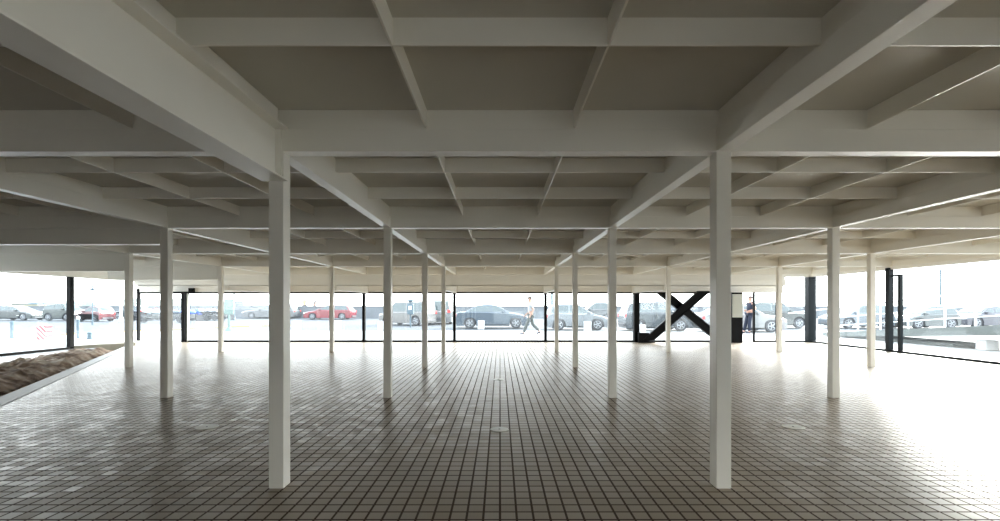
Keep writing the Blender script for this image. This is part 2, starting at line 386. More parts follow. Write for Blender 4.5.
ZH = 1.84
def glass_x(name, x0, x1, y, z0, z1, m='black', sill=.05, head=.05, jl=.0, jr=.0):
    e = struct(empty(name, (x0, y, 0)))
    wd = x1 - x0
    MB().box(.0, wd, .02, .032, z0 + .02, z1).build('pane', M['glass'], e)
    if sill: MB().box(0, wd, -.03, .07, 0, sill).build('window_sill', M[m], e)
    if head: MB().box(0, wd, -.03, .07, z1 - head, z1 + .005).build('window_head', M[m], e)
    if jl: MB().box(0, jl, -.03, .07, 0, z1).build('window_jamb', M[m], e)
    if jr: MB().box(wd - jr, wd, -.03, .07, 0, z1).build('window_jamb', M[m], e)
    return e
YG = YE + .12
mull = {k: (k - 500) * YG / F for k in (138, 185, 274.5, 364, 454.5, 545.5, 636, 727)}
names = ['window_1', 'window_2', 'window_3', 'window_4', 'window_5', 'window_6', 'window_7']
ks = [138, 185, 274.5, 364, 454.5, 545.5, 636, 727]
for i in range(7):
    x0, x1 = mull[ks[i]], mull[ks[i + 1]]
    glass_x(names[i], x0, x1, YG, .02, ZH, sill=(.065 if i else .012), head=.055)
def post(label, x, y, wx, wy, z1, m='black', name='mullion_post'):
    return tag(MB().box(x - wx / 2, x + wx / 2, y - wy / 2, y + wy / 2, 0, z1).build(name, M[m], bevel=.003), label, 'post', 'steel window posts')
post('slim black steel post at the back left corner of the glass', mull[138] + .02, YG, .07, .1, 1.97)
post('black steel post left of the pair near the back left door', mull[185] - .05, YG, .10, .14, ZH)
post('black steel post right of the pair near the back left door', mull[185] + .07, YG, .035, .12, ZH)
post('light metal jamb strip beside the pair of black posts', mull[185] + .115, YG, .03, .10, ZH, 'board')
post('black back wall post behind the nearest left column', mull[274.5], YG, .10, .14, ZH)
post('black back wall post between the red and silver parked cars', mull[364], YG, .10, .14, ZH)
post('black back wall post left of the grey blue saloon', mull[454.5], YG, .10, .14, ZH)
post('black back wall post right of the walking person', mull[545.5], YG, .10, .14, ZH)
post('thick black back wall post at the foot of the cross brace', mull[636], YG - .02, .2, .2, ZH)
# door closer / track at the left door
e = empty('door_closer', (mull[185], YG - .12, 0), label='black metal door closer arm above the back left posts', cat='door closer')
MB().box(-.32, .34, -.05, .07, 1.80, 1.86).build('arm', M['black'], e)
MB().box(.26, .42, -.09, .05, 1.84, 1.99).build('housing', M['black'], e, bevel=.01)

# cross brace
def brace(label, p0, p1, y, d=.29, t=.16):
    v = Vector((p1[0] - p0[0], p1[1] - p0[1])); ang = abs(math.atan2(v.y, v.x)); hx = d / 2 / math.sin(ang if ang < math.pi / 2 else math.pi - ang)
    sg = 1; m = MB()
    for (u0, u1, ty) in ((-1, -.84, t / 2), (-.84, .84, .04), (.84, 1, t / 2)):
        vs = []
        for p in (p0, p1):
            for u in (u0, u1):
                for s_ in (-1, 1): vs.append(m.bm.verts.new((p[0] - p0[0] + u * hx, s_ * ty, p[1])))
        for f in ((0, 1, 3, 2), (4, 6, 7, 5), (0, 4, 5, 1), (2, 3, 7, 6), (1, 5, 7, 3), (0, 2, 6, 4)): m.bm.faces.new([vs[i] for i in f])
    o = m.build('brace_beam', M['black'], bevel=.003, loc=(p0[0], y, 0))
    return tag(o, label, 'brace', 'crossing black braces')
def bp_(px, py, Y): return ((px - 500) * Y / F, H - (py - 305.5) * Y / F)
YX = YE - .12
# clipped so that both ends stop at sill and head
brace('black steel brace beam rising from lower left to upper right', bp_(646.5, 340.6, YX), bp_(703.5, 291, YX), YX - .06)
brace('black steel brace beam falling from upper left to lower right', bp_(661.5, 292.4, YX + .2), bp_(720.5, 340.5, YX + .2), YX + .13)
tag(MB().box(bp_(638, 0, YX)[0], bp_(648, 0, YX)[0], YX - .12, YX + .1, 0, .36).box(bp_(644.5, 0, YX)[0] - .02, bp_(654, 0, YX)[0], YX - .12, YX + .1, 0, .06).build('gusset_shoe', M['black'], bevel=.004), 'black steel shoe block holding the lower end of the brace', 'bracket')
tag(MB().box(bp_(697, 0, YX)[0], bp_(712, 0, YX)[0], YX - .15, YX + .05, 1.845, 1.87).build('gusset_plate', M['black'], bevel=.004), 'black steel head plate holding the upper end of the brace', 'bracket')

# right of the brace: black cabinet post with pale board, door opening
xb0, xb1 = at(728, YE), at(739, YE)
e = empty('black_cabinet', ((xb0 + xb1) / 2, YE - .1, 0), label='tall black cabinet post with a pale grey box on its upper half', cat='cabinet')
hw = (xb1 - xb0) / 2
MB().box(-hw, hw, -.16, .16, 0, 1.82).build('body', M['black'], e, bevel=.006)
MB().box(-hw + .02, hw - .035, -.22, -.16, .92, 1.76).build('door_panel', M['board'], e, bevel=.006)
xd0, xd1 = at(753, YG), at(777.5, YG)
struct(MB().box(at(741, YG), xl1, YG - .03, YG + .07, ZH - .0, ZH + .03).build('trim_7', M['fascia']))
e = struct(empty('door_1', (xd0, YG, 0)), 'black framed glass door leaf beside the open doorway')
wd = xd1 - xd0
MB().box(0, .06, -.03, .04, 0, ZH).build('door_stile', M['black'], e); MB().box(wd - .06, wd, -.03, .04, 0, ZH).build('door_stile', M['black'], e)
MB().box(.06, wd - .06, -.03, .04, 0, .05).build('door_rail', M['black'], e)
MB().box(.06, wd - .06, 0, .012, .05, ZH).build('pane', M['glass'], e)
ZG = 2.40
glass_x('window_8', at(785.5, YG), XR, YG, .02, ZG, 'slate', .05, 0)
struct(MB().box(at(785, YE), XR + .1, YE + .02, YE + .2, ZG, ZP).build('trim_8', M['fascia']))

# right wall
def glass_y(name, y0, y1, x, z0, z1, m='slate', flip=1, sill=.06):
    e = struct(empty(name, (x, y0, 0))); L_ = y1 - y0
    MB().box(.07 * flip - .006, .07 * flip + .006, 0, L_, z0 + .02, z1).build('pane', M['glass'], e)
    MB().box(-.05, .08, 0, L_, 0, sill).build('window_sill', M[m], e)
    return e
yd = ROW['D'] + .14
ydoor = 13.04
glass_y('window_9', yd, YE + .1, XR, .02, ZG)
glass_y('window_10', ydoor, yd, XR, .02, ZG - .08)
glass_y('window_11', ROW['C'] - 2.2, ydoor, XR, .02, ZG)
glass_y('window_12', ROW['A'] - 1.2, ROW['C'] - 2.2, XR, .02, ZG)
glass_y('window_13', YB, ROW['A'] - 1.2, XR, .02, ZG)
struct(MB().box(XR - .03, XR + .2, YB, YE + .2, ZG, ZP).build('trim_9', M['fascia'], bevel=.004), 'white head band above the right glass')
post('dark slate corner post where back glass meets right glass', XR + .02, YG - .02, .28, .22, ZG, 'slate')
post('dark slate post on the right glass wall beside the narrow door frame', XR - .01, yd, .14, .13, ZG + .05, 'slate')
e = empty('door_frame', (XR, ydoor, 0), label='narrow dark metal door frame on the right glass wall', cat='door frame')
MB().box(-.04, .04, -.045, .045, 0, ZG - .16).build('jamb', M['slate'], e)
MB().box(-.04, .04, .05, yd - ydoor - .1, ZG - .21, ZG - .16).build('head_rail', M['slate'], e)
post('dark slate post on the right glass wall outside the picture edge', XR - .01, ROW['C'] - 2.2, .2, .2, ZG + .05, 'slate')

# left wall
ZL = 2.24
yl = 14.2
glass_y('window_14', yl, YG, XL, .0, ZL, 'black', flip=-1, sill=.035)
glass_y('window_15', ROW['B'] - .4, yl, XL, .0, ZL, 'black', flip=-1, sill=.06)
struct(MB().box(XL - .1, XL + .02, YB, ROW['B'] - .4, 0, ZL).build('wall_left_light_block', M['darkwall']))  # unseen solid wall, added to keep side light off the near ceiling
struct(MB().box(XL - .2, XL + .03, YB, YE + .2, ZL, ZP).build('trim_10', M['fascia'], bevel=.004), 'white head band above the left glass')
post('black steel post in the left glass wall above the concrete kerb', XL + .02, yl, .12, .14, ZL)
post('black steel post in the left glass wall nearer the camera', XL + .02, ROW['B'] - .4, .12, .14, ZL)

# floor lids
def lid(px, py, r, label):
    Y = depth(py); x = at(px, Y)
    e = empty('floor_lid', (x, Y, 0), label=label, cat='floor lid', group='round floor lids')
    MB().lathe([(r, 0), (r, .003), (r - .006, .005), (r - .02, .005)], n=40).build('rim_ring', M['lid'], e)
    MB().lathe([(r - .022, .0), (r - .022, .0035), (.001, .0035)], n=40).build('cover', M['lid'], e)
    MB().tube((0, 0, .0036), (0, 0, .007), .012, .009).build('screw', M['engine'], e)
lid(207, 427, .115, 'round pale metal lid set in the tiles at left')
lid(499.5, 429.5, .10, 'round pale metal lid in the tiles at centre, nearer camera')
lid(498.5, 379.5, .10, 'round pale metal lid in the tiles at centre, farther off')
lid(793, 427, .115, 'round pale metal lid set in the tiles at right')

# ------------------------------------------------------------------ outside ground
struct(MB().box(-160, 160, YE + .2, 24.5, -.2, -.005).build('ground_paving', M['paving']))
struct(MB().box(XR + .15, 60, -20, YE + .2, -.2, -.006).build('ground_paving_right', M['paving']))
struct(MB().box(-160, XL - .15, -20, YE + .2, -.2, -.006).build('ground_paving_left', M['paving']))
struct(MB().box(-160, 160, 24.5, 60, -.2, -.012).build('ground_road', M['road']))
struct(MB().prism([(-160, 19.5), (-21.2, 19.3), (-19.0, 23.6), (-18.2, 25.0), (-160, 25)], -.1, -.002).build('ground_road_left', M['road']))
struct(MB().box(-400, 400, 60, 900, -2, -.6).build('ground_sea', mat('sea_water', (.25, .33, .40), .3, var=.05)))
# yellow kerb line
kp = [(-26, 18.6), (-21, 19.2), (-19.9, 21.4), (-18.9, 23.7), (-17.9, 26), (-16.8, 28.5), (-14, 30.5)]
b = bmesh.new(); pv = None
for i, p in enumerate(kp):
    q0 = Vector(kp[max(0, i - 1)]); q1 = Vector(kp[min(len(kp) - 1, i + 1)]); d = (q1 - q0).normalized(); nn = Vector((-d.y, d.x)) * .11
    vs = [b.verts.new((p[0] + nn.x, p[1] + nn.y, 0)), b.verts.new((p[0] - nn.x, p[1] - nn.y, 0)), b.verts.new((p[0] - nn.x, p[1] - nn.y, .06)), b.verts.new((p[0] + nn.x, p[1] + nn.y, .06))]
    if pv:
        for a in range(4): b.faces.new((pv[a], pv[(a + 1) % 4], vs[(a + 1) % 4], vs[a]))
    else: b.faces.new(vs)
    pv = vs
b.faces.new(pv)
m_ = MB(); m_.bm.free(); m_.bm = b
tag(m_.build('yellow_kerb', M['kerb']), 'pale yellow painted kerb line curving along the road', 'kerb')
tag(MB().box(-160, 160, 49, 49.5, -.1, 1.22).box(-160, 160, 48.95, 49.55, 1.22, 1.30).build('sea_wall', M['seawall']), 'long low grey sea wall across the far side of the road', 'wall')
struct(MB().box(-160, 160, 49.5, 60, -.2, .4).build('ground_promenade', M['paving']))
# low hill and pale building on the far left
b = bmesh.new(); g = []
for i in range(41):
    x = -150 + i * 2.4; r_ = []
    for j in range(9):
        y = 110 + j * 5; z = max(-.6, 3.2 * math.sin(math.pi * i / 40) * math.sin(math.pi * j / 8) + .7 * noise.noise(Vector((x * .15, y * .15, 0))))
        r_.append(b.verts.new((x, y, z)))
    g.append(r_)
for i in range(40):
    for j in range(8): b.faces.new((g[i][j], g[i + 1][j], g[i + 1][j + 1], g[i][j + 1]))
m_ = MB(); m_.bm.free(); m_.bm = b
struct(m_.build('ground_hill', M['foliage'], smooth=True))
e = empty('shore_building', (at(32, 75), 75, 0), label='long low cream building beyond the parked cars at far left', cat='building')
MB().box(-3.4, 3.6, 0, 5, -.6, 1.55).build('wall', M['build'], e); MB().box(-3.8, 4.0, -.3, 5.3, 1.55, 1.75).build('roof', M['bluegrey'], e)
for k in range(4): MB().box(-2.8 + k * 1.7, -2.0 + k * 1.7, -.03, 0, .5, 1.2).build('window', M['carglass'], e)

# ------------------------------------------------------------------ ramp with railing on the right
XP = 14.5
def rz_(y): return .51 + (16.3 - y) * .088
e = empty('access_ramp', (XP, 12, 0), label='grey concrete access ramp with solid parapet rising to the right', cat='ramp')
ya, yb = 5.0, 24.0
def slab(z_lo, z_hi, x0, x1, y0, y1, name, m):
    b = bmesh.new(); v = []
    for y in (y0, y1):
        for x in (x0, x1):
            for f in (z_lo, z_hi): v.append(b.verts.new((x - XP, y - 12, max(-.05, f(y)))))
    for f in ((0, 1, 3, 2), (4, 6, 7, 5), (0, 4, 5, 1), (2, 3, 7, 6), (1, 5, 7, 3), (0, 2, 6, 4)): b.faces.new([v[i] for i in f])
    mm = MB(); mm.bm.free(); mm.bm = b; return mm.build(name, M[m], e)
slab(lambda y: rz_(y) - .42, lambda y: rz_(y), XP, XP + .15, ya, 20.5, 'parapet', 'ramp')
slab(lambda y: rz_(y) - .42, lambda y: rz_(y) - .27, XP + .15, XP + 1.7, ya, 20.5, 'deck', 'ramp')
slab(lambda y: rz_(y) - .42, lambda y: rz_(y), XP + 1.7, XP + 1.85, ya, 20.5, 'parapet', 'ramp')
for y in (13.85, 9.6, 5.6): MB().box(.1, .5, y - 12 - .15, y - 12 + .15, 0, rz_(y) - .42).build('support_block', M['whiteblock'], e)
MB().box(.2, 1.6, 14.8 - 12, 20 - 12, 0, .12).build('footing', M['ramp'], e)
e = empty('ramp_railing', (XP + .07, 12, 0), label='white tubular railing standing on the near ramp parapet', cat='railing')
def rl(z, name='rail', y0=6, y1=24, r=.03):
    MB().tube((0, y0 - 12, rz_(y0) + z), (0, y1 - 12, rz_(y1) + z), r).build(name, M['rail'], e)
rl(1.04, y1=23); rl(.62, r=.018, y1=20.4); rl(.28, r=.018, y1=20.4)
for px in (838, 858, 880.5, 908, 945, 975.5):
    y = F * (XP + .07) / (px - 500)
    MB().tube((0, y - 12, rz_(y) - (.02 if y < 20.5 else rz_(y))), (0, y - 12, rz_(y) + 1.04), .03).build('railing_post', M['rail'], e)
for y in (12.3, 10.8, 9.3, 7.8): MB().tube((0, y - 12, rz_(y)), (0, y - 12, rz_(y) + 1.04), .03).build('railing_post', M['rail'], e)

# ------------------------------------------------------------------ cars
def wheel(e, x, y, r, sgn):
    w_ = MB().lathe([(r * .62, -.10), (r * .9, -.11), (r, -.07), (r, .07), (r * .9, .11), (r * .62, .10)], axis='y', n=24).build('wheel', M['tyre'], e, loc=(x, y, r), smooth=False)
    m = MB().lathe([(r * .62, -.02), (r * .64, .112), (r * .58, .112), (r * .56, .06), (r * .02, .07)], axis='y', n=24)
    for k in range(5):
        a = 2 * math.pi * k / 5; d = Vector((math.cos(a), 0, math.sin(a)))
        m.tube(Vector((0, .10, 0)) + d * .03, Vector((0, .10, 0)) + d * r * .58, r * .09, r * .07, 6)
    rr = m.build('rim', M['rim'], w_)
    if sgn < 0: rr.rotation_euler = (0, 0, math.pi)
KINDS = {
 'sedan': dict(top=[(0, .40), (.005, .60), (.03, .68), (.16, .71), (.70, .66), (.86, .60), (.965, .50), (1, .38), (1, .18)],
               gh=[(.12, .69), (.30, .965), (.42, 1.0), (.54, .97), (.74, .64)]),
 'hatch': dict(top=[(0, .34), (.0, .50), (.015, .62), (.10, .66), (.72, .62), (.90, .54), (.975, .46), (1, .36), (1, .17)],
               gh=[(.03, .62), (.10, .93), (.28, 1.0), (.50, .975), (.77, .60)]),
 'suv': dict(top=[(0, .34), (.0, .52), (.01, .62), (.08, .64), (.74, .62), (.92, .57), (.985, .48), (1, .34), (1, .18)],
             gh=[(.02, .62), (.08, .95), (.22, 1.0), (.56, .985), (.76, .60)]),
 'van': dict(top=[(0, .30), (.0, .50), (.005, .56), (.05, .58), (.80, .55), (.94, .47), (.99, .40), (1, .30), (1, .15)],
             gh=[(.005, .56), (.03, .96), (.10, 1.0), (.66, .985), (.88, .52)]),
}
def car(label, cx, cy, rz, L, W, Hc, pm, kind, cat='car', zoff=0.0, group='parked cars', name='parked_car'):
    k = KINDS[kind]; e = empty(name, (cx, cy, zoff), rz, label=label, cat=cat, group=group)
    g = .16; r = .32; wx = (.19 * L, .81 * L)
    prof = [(x * L, z * Hc) for x, z in k['top']]
    bot = [(L * .99, g)]
    for c in (wx[1], wx[0]):
        bot.append((c + r * 1.16, g))
        for i in range(0, 9):
            a = math.pi * i / 8; bot.append((c + r * 1.14 * math.cos(a), r + r * 1.14 * math.sin(a) * 1.0))
        bot.append((c - r * 1.16, g))
    bot.append((L * .01, g))
    P = prof + bot; bm = bmesh.new(); loops = []
    for yv, sh in ((-W / 2, 1), (-W / 2 + .09, 0), (W / 2 - .09, 0), (W / 2, 1)):
        loops.append([bm.verts.new(((x - L / 2) * (.985 if sh else 1), yv, z - (.05 if sh and z > .45 * Hc else 0))) for x, z in P])
    for a, b_ in zip(loops, loops[1:]):
        for i in range(len(P)): bm.faces.new((a[i], a[(i + 1) % len(P)], b_[(i + 1) % len(P)], b_[i]))
    bm.faces.new(loops[0]); bm.faces.new(list(reversed(loops[-1])))
    m = MB(); m.bm.free(); m.bm = bm; m.build('body', pm, e, bevel=.012)
    # cabin
    gh = [((x * L) - L / 2, z * Hc) for x, z in k['gh']]; z0 = min(z for _, z in gh); z1 = max(z for _, z in gh)
    def yw(z): return W * (.475 - .10 * (z - z0) / (z1 - z0))
    bm = bmesh.new(); a = [bm.verts.new((x, -yw(z), z)) for x, z in gh]; b_ = [bm.verts.new((x, yw(z), z)) for x, z in gh]
    n_ = len(gh); bm.faces.new(a); bm.faces.new(list(reversed(b_)))
    for i in range(n_): bm.faces.new((a[i], b_[i], b_[(i + 1) % n_], a[(i + 1) % n_]))
    m = MB(); m.bm.free(); m.bm = bm; m.build('cabin', pm, e, bevel=.02)
    # side windows
    def xf(z, fr):      # x on front or rear slope
        pts = gh[:2] if not fr else [gh[-1], gh[-2]]
        t = (z - pts[0][1]) / (pts[1][1] - pts[0][1]); return pts[0][0] + (pts[1][0] - pts[0][0]) * t
    zl, zh = z0 + .06 * Hc, z1 - .065 * Hc
    xm = (gh[1][0] + gh[-2][0]) / 2 + .06 * L
    for s in (-1, 1):
        for (x0b, x1b, x1t, x0t) in ((xf(zl, 0) + .10 * (L / 4), xm - .04, xm - .04, xf(zh, 0) + .10), (xm + .04, xf(zl, 1) - .12, xf(zh, 1) - .06, xm + .04)):
            q4 = [(x0b, s * (yw(zl) + .006), zl), (x1b, s * (yw(zl) + .006), zl), (x1t, s * (yw(zh) + .006), zh), (x0t, s * (yw(zh) + .006), zh)]
            MB().poly(q4).build('side_window', M['carglass'], e)
    for fr, nm in ((0, 'rear_window'), (1, 'windscreen')):
        d = 1 if fr else -1; o_x = .012 * d
        MB().poly([(xf(zl, fr) + o_x, -yw(zl) + .09, zl + .01), (xf(zl, fr) + o_x, yw(zl) - .09, zl + .01), (xf(zh, fr) + o_x, yw(zh) - .07, zh + .01), (xf(zh, fr) + o_x, -yw(zh) + .07, zh + .01)]).build(nm, M['carglass'], e)
    for x in wx:
        for s in (-1, 1): wheel(e, x - L / 2, s * (W / 2 - .12), r, s)
    for s in (-1, 1):
        MB().box(L / 2 - .16, L / 2 + .004, s * W * .36 - .15, s * W * .36 + .15, .40 * Hc, .47 * Hc).build('headlight', M['headlight'], e, bevel=.02)
        MB().box(-L / 2 - .008, -L / 2 + .12, s * W * .40 - .13, s * W * .40 + .10, .47 * Hc, .60 * Hc).build('taillight', M['taillight'], e, bevel=.02)
        MB().box(gh[-1][0] - .12 * L, gh[-1][0] - .12 * L + .16, s * (W / 2 + .02) - .07, s * (W / 2 + .02) + .07, z0 + .02, z0 + .14).build('mirror', pm, e, bevel=.02)
        MB().box(gh[1][0] + .0, gh[1][0] + .12, s * (W / 2 - .01) - .012, s * (W / 2 - .01) + .012, .52 * Hc, .545 * Hc).build('door_handle', M['trimdark'], e)
        MB().box(wx[0] - L / 2 + .4, wx[1] - L / 2 - .4, s * (W / 2 - .02) - .02, s * (W / 2 - .02) + .012, g, g + .07).build('side_skirt', M['trimdark'], e)
    for s, x in ((1, L / 2), (-1, -L / 2)):
        MB().box(x - .05, x + .012, -W * .32, W * .32, .17 * Hc, .26 * Hc).build('bumper_grille', M['trimdark'], e)
    return e
def car_px(label, x0, x1, yb, Hc, W, pm, kind, facing='right', rz=0, **k):
    """a car seen side-on spanning pixel columns x0..x1 with its near wheels on pixel row yb"""
    Yn = depth(yb); L = (x1 - x0) * Yn / F * k.pop('lf', 1.0)
    return car(label, at((x0 + x1) / 2, Yn), Yn + W / 2, (0 if facing == 'right' else math.pi) + rz, L, W, Hc, pm, kind, **k)
P_ = paint
car_px('grey blue saloon car parked behind the centre pane', 455.5, 530, 328.5, 1.42, 1.75, P_('steel_blue_paint', (.17, .26, .36)), 'sedan')
car_px('pale silver hatchback parked right of the walking person', 547, 609.5, 330.5, 1.44, 1.68, P_('pale_silver_paint', (.50, .56, .62)), 'hatch')
car_px('grey hatchback parked behind the pale silver hatchback', 578, 614, 322, 1.62, 1.7, P_('mid_grey_paint', (.33, .37, .40)), 'hatch', 'left')
car_px('dark blue grey hatchback parked behind the black cross brace', 626, 694, 331.5, 1.52, 1.75, P_('dark_blue_grey_paint', (.06, .10, .14)), 'suv')
car_px('pale car with curved roof glimpsed above the dark hatchback', 650, 690, 322, 1.75, 1.7, P_('pale_blue_paint', (.42, .48, .55)), 'hatch')
car_px('white saloon car parked behind the open doorway', 705, 788, 332.6, 1.40, 1.75, P_('white_car_paint', (.68, .70, .71)), 'sedan')
car_px('dark grey green estate car left of the slate corner post', 752, 811, 328.4, 1.55, 1.75, P_('grey_green_paint', (.10, .14, .14)), 'suv')
car_px('pale blue car with bonnet to the left behind the ramp railing', 838, 896, 328.5, 1.42, 1.75, P_('ice_blue_paint', (.34, .43, .52)), 'hatch', 'left')
car_px('grey green car behind the ramp railing right of the door frame', 909, 962, 329, 1.35, 1.75, P_('grey_green_pale_paint', (.22, .27, .28)), 'hatch', 'left')
car_px('dark violet grey car behind the ramp at the right edge', 967, 1024, 328, 1.32, 1.75, P_('violet_grey_paint', (.14, .15, .22)), 'sedan', 'left')
car_px('bright red hatchback parked by the sea wall', 303, 351, 319.6, 1.42, 1.75, P_('red_car_paint', (.62, .03, .07)), 'hatch', 'left')
car('silver people carrier parked askew behind the parking meter', at(407, 31.5), 31.8, R(158), 3.7, 1.7, 1.62, P_('warm_silver_paint', (.46, .46, .46)), 'van')
car('white van seen from behind between two columns left of centre', at(440, 33), 34.5, R(90), 4.2, 1.75, 1.75, P_('white_car_paint', (.68, .70, .71)), 'van', cat='van')
car_px('long silver estate car parked left of the nearest left column', 239, 296, 318.6, 1.42, 1.8, P_('silver_paint', (.42, .45, .48)), 'suv', 'left', lf=.92)
car_px('blue grey van parked behind the green sign board', 213, 243, 318, 1.85, 1.8, P_('light_slate_paint', (.24, .32, .40)), 'van', 'left')
car_px('dark grey saloon car parked at the far left edge', -14, 31, 320.5, 1.3, 1.7, P_('dark_green_grey_paint', (.07, .11, .12)), 'sedan')
car_px('dark green off road car parked left of the left wall post', 42, 72, 320.8, 1.6, 1.75, P_('bottle_green_paint', (.05, .10, .10)), 'suv', 'right')
car_px('maroon red car parked right of the left wall post', 75, 99, 321.6, 1.28, 1.7, P_('maroon_paint', (.40, .10, .12)), 'hatch', 'left')
car_px('white small van parked behind the globe lamp post', 90, 107, 317, 1.5, 1.7, P_('white_car_paint', (.68, .70, .71)), 'van', 'right')
car_px('dark blue car half hidden by the farthest left column', 113, 140, 318.5, 1.35, 1.7, P_('dark_blue_grey_paint', (.06, .10, .14)), 'hatch', 'left')

# ------------------------------------------------------------------ motorbikes
def motorbike(label, px, yb, rz, pm):
    Y = depth(yb); e = empty('motorbike', (at(px, Y), Y, 0), rz, label=label, cat='motorbike', group='motorbikes parked in a row')
    for x in (-.68, .70):
        w_ = MB().lathe([(.24, -.05), (.30, -.06), (.32, 0), (.30, .06), (.24, .05)], axis='y', n=20).build('wheel', M['tyre'], e, loc=(x, 0, .32))
        MB().lathe([(.10, -.012), (.24, -.03), (.24, .03), (.10, .012)], axis='y', n=20).build('rim', M['rim'], w_)
    MB().sphere((.12, 0, .82), .25, (1.5, .75, .75)).build('fuel_tank', pm, e, smooth=True)
    MB().box(-.70, -.08, -.13, .13, .74, .82).build('seat', M['seat'], e, bevel=.04)
    MB().tube((-.75, 0, .9), (-.25, 0, .72), .06, .12).build('tail_fairing', pm, e)
    MB().box(-.25, .28, -.17, .17, .30, .66).build('engine', M['engine'], e, bevel=.05)
    MB().tube((.42, .0, .98), (.70, .0, .34), .045, .04).build('fork', M['engine'], e)
    m = MB(); m.tube((.40, -.34, 1.04), (.42, .34, 1.04), .018); m.build('handlebar', M['trimdark'], e)
    MB().sphere((.56, 0, .90), .21, (.9, 1, 1)).build('front_fairing', pm, e, smooth=True)
    MB().poly([(.60, -.12, 1.0), (.60, .12, 1.0), (.44, .09, 1.22), (.44, -.09, 1.22)]).build('windshield', M['carglass'], e)
    MB().tube((-.1, -.19, .32), (-.80, -.20, .48), .045, .06).build('exhaust', M['engine'], e)
    MB().tube((-.1, .0, .35), (-.68, 0, .32), .04).build('swing_arm', M['engine'], e)
    for x, z in ((.70, .66),): MB().box(x - .17, x + .17, -.06, .06, z - .01, z + .02).build('mudguard', pm, e)
rd = P_('bike_red_paint', (.70, .05, .05)); bl = P_('bike_blue_paint', (.03, .10, .60)); dk = P_('bike_dark_paint', (.03, .05, .08)); orr = P_('bike_orange_paint', (.8, .16, .06)); wt = P_('white_car_paint', (0, 0, 0)); gy = P_('bike_grey_paint', (.25, .3, .33))
for lb, px, yb, rz, pm in (
    ('dark motorbike just right of the slim back left post', 143, 321.5, R(60), dk), ('red motorbike nearest the slim back left post', 149, 321, R(50), rd),
    ('grey motorbike between two red motorbikes', 154, 320.5, R(62), gy), ('orange red motorbike left of the outer second row column', 159, 321, R(40), orr),
    ('dark motorbike right of the outer second row column', 174.5, 321, R(70), dk), ('blue motorbike left of the pair of black posts', 181, 321, R(65), bl),
    ('blue motorbike right of the pair of black posts', 190, 321, R(70), bl), ('dark motorbike behind the leftmost white block', 195, 321.5, R(60), dk),
    ('grey motorbike above the leftmost white block', 201, 320.5, R(68), gy), ('white and dark motorbike right of the leftmost white block', 207, 321.5, R(58), wt),
    ('dark motorbike left of the green sign board', 215, 322, R(60), dk), ('grey motorbike partly under the green sign board', 223, 322, R(66), gy)):
    k_ = int(round(px)) % 2; yb = 320.4 if k_ else 322.6; rz = R(60)
    motorbike(lb, px, yb, rz, pm)

# ------------------------------------------------------------------ street furniture
labs = {202: ('leftmost white block bollard, below the motorbikes', 335, .56, .60), 254: ('white block bollard right of the green sign board', 331.5, .42, .52), 296: ('white block bollard at right edge of the nearest left column', 330, .36, .50),
        336: ('white block bollard below the red hatchback', 330, .36, .5), 381: ('white block bollard left of the second row left column', 330.5, .36, .5), 481: ('white block bollard in front of the grey blue saloon', 329.5, .36, .5),
        588: ('white block bollard in front of the pale silver hatchback', 331, .36, .5), 642.5: ('white block bollard right of the thick black brace post', 333, .34, .40)}
for px, (lb, yb, wd, ht) in labs.items():
    Y = depth(yb); e = MB().box(-wd / 2, wd / 2, 0, wd * .8, 0, ht).build('block_bollard', M['whiteblock'], loc=(at(px, Y), Y, 0), bevel=.015)
    tag(e, lb, 'bollard', 'white block bollards')
def bollard(lb, px, y0, yb, wpx, m):
    Y = depth(yb); r = wpx * Y / F / 2; h = H - (y0 - 305.5) * Y / F
    e = empty('post_bollard', (at(px, Y), Y, 0), label=lb, cat='bollard')
    MB().lathe([(r * 1.25, 0), (r * 1.25, .04), (r, .05), (r, h * .86)], n=20).build('shaft', M[m], e)
    MB().lathe([(r * 1.1, h * .86), (r * 1.1, h * .95), (r * .6, h)], n=20).build('cap', M['whiteblock' if px == 78 else m], e)
bollard('dark post bollard at the far left edge', 12, 321, 338.5, 3.2, 'bluegrey')
bollard('dark post bollard with pale cap right of the left wall post', 78, 316, 338.5, 2.6, 'bluegrey')
bollard('short grey bollard left of the farthest left column', 90, 332, 339, 4.5, 'bluegrey')
Y = depth(339.5); tag(MB().box(-.18, .18, -.15, .15, 0, .56).build('striped_barrier', M['stripe'], loc=(at(44.5, Y), Y, 0), bevel=.01), 'small barrier block with diagonal red and white stripes', 'barrier')
# green board
Y = depth(331); e = empty('sign_board', (at(229, Y), Y, 0), label='green grey information board on a flared pedestal', cat='sign')
MB().lathe([(.20, 0), (.19, .04), (.07, .22), (.05, .95)], n=16).build('pedestal', M['green'], e)
MB().box(-.24, .24, -.05, .05, .88, 1.68).build('panel', M['green'], e, bevel=.02)
# parking meter
Y = depth(327.5); e = empty('parking_meter', (at(410.5, Y), Y, 0), label='blue grey parking meter box on a pole before the silver carrier', cat='parking meter')
MB().tube((0, 0, 0), (0, 0, .85), .05).build('pole', M['bluegrey'], e)
MB().box(-.19, .19, -.12, .12, .80, 1.45).build('housing', M['bluegrey'], e, bevel=.03)
MB().box(-.09, .09, -.135, -.12, 1.10, 1.32).build('display', M['headlight'], e)
MB().lathe([(.08, 1.45), (.08, 1.58), (.20, 1.62), (.20, 1.68), (.05, 1.74)], n=16).build('hood', M['bluegrey'], e)
MB().tube((.13, 0, 1.45), (.13, 0, 2.0), .012).build('antenna', M['bluegrey'], e)
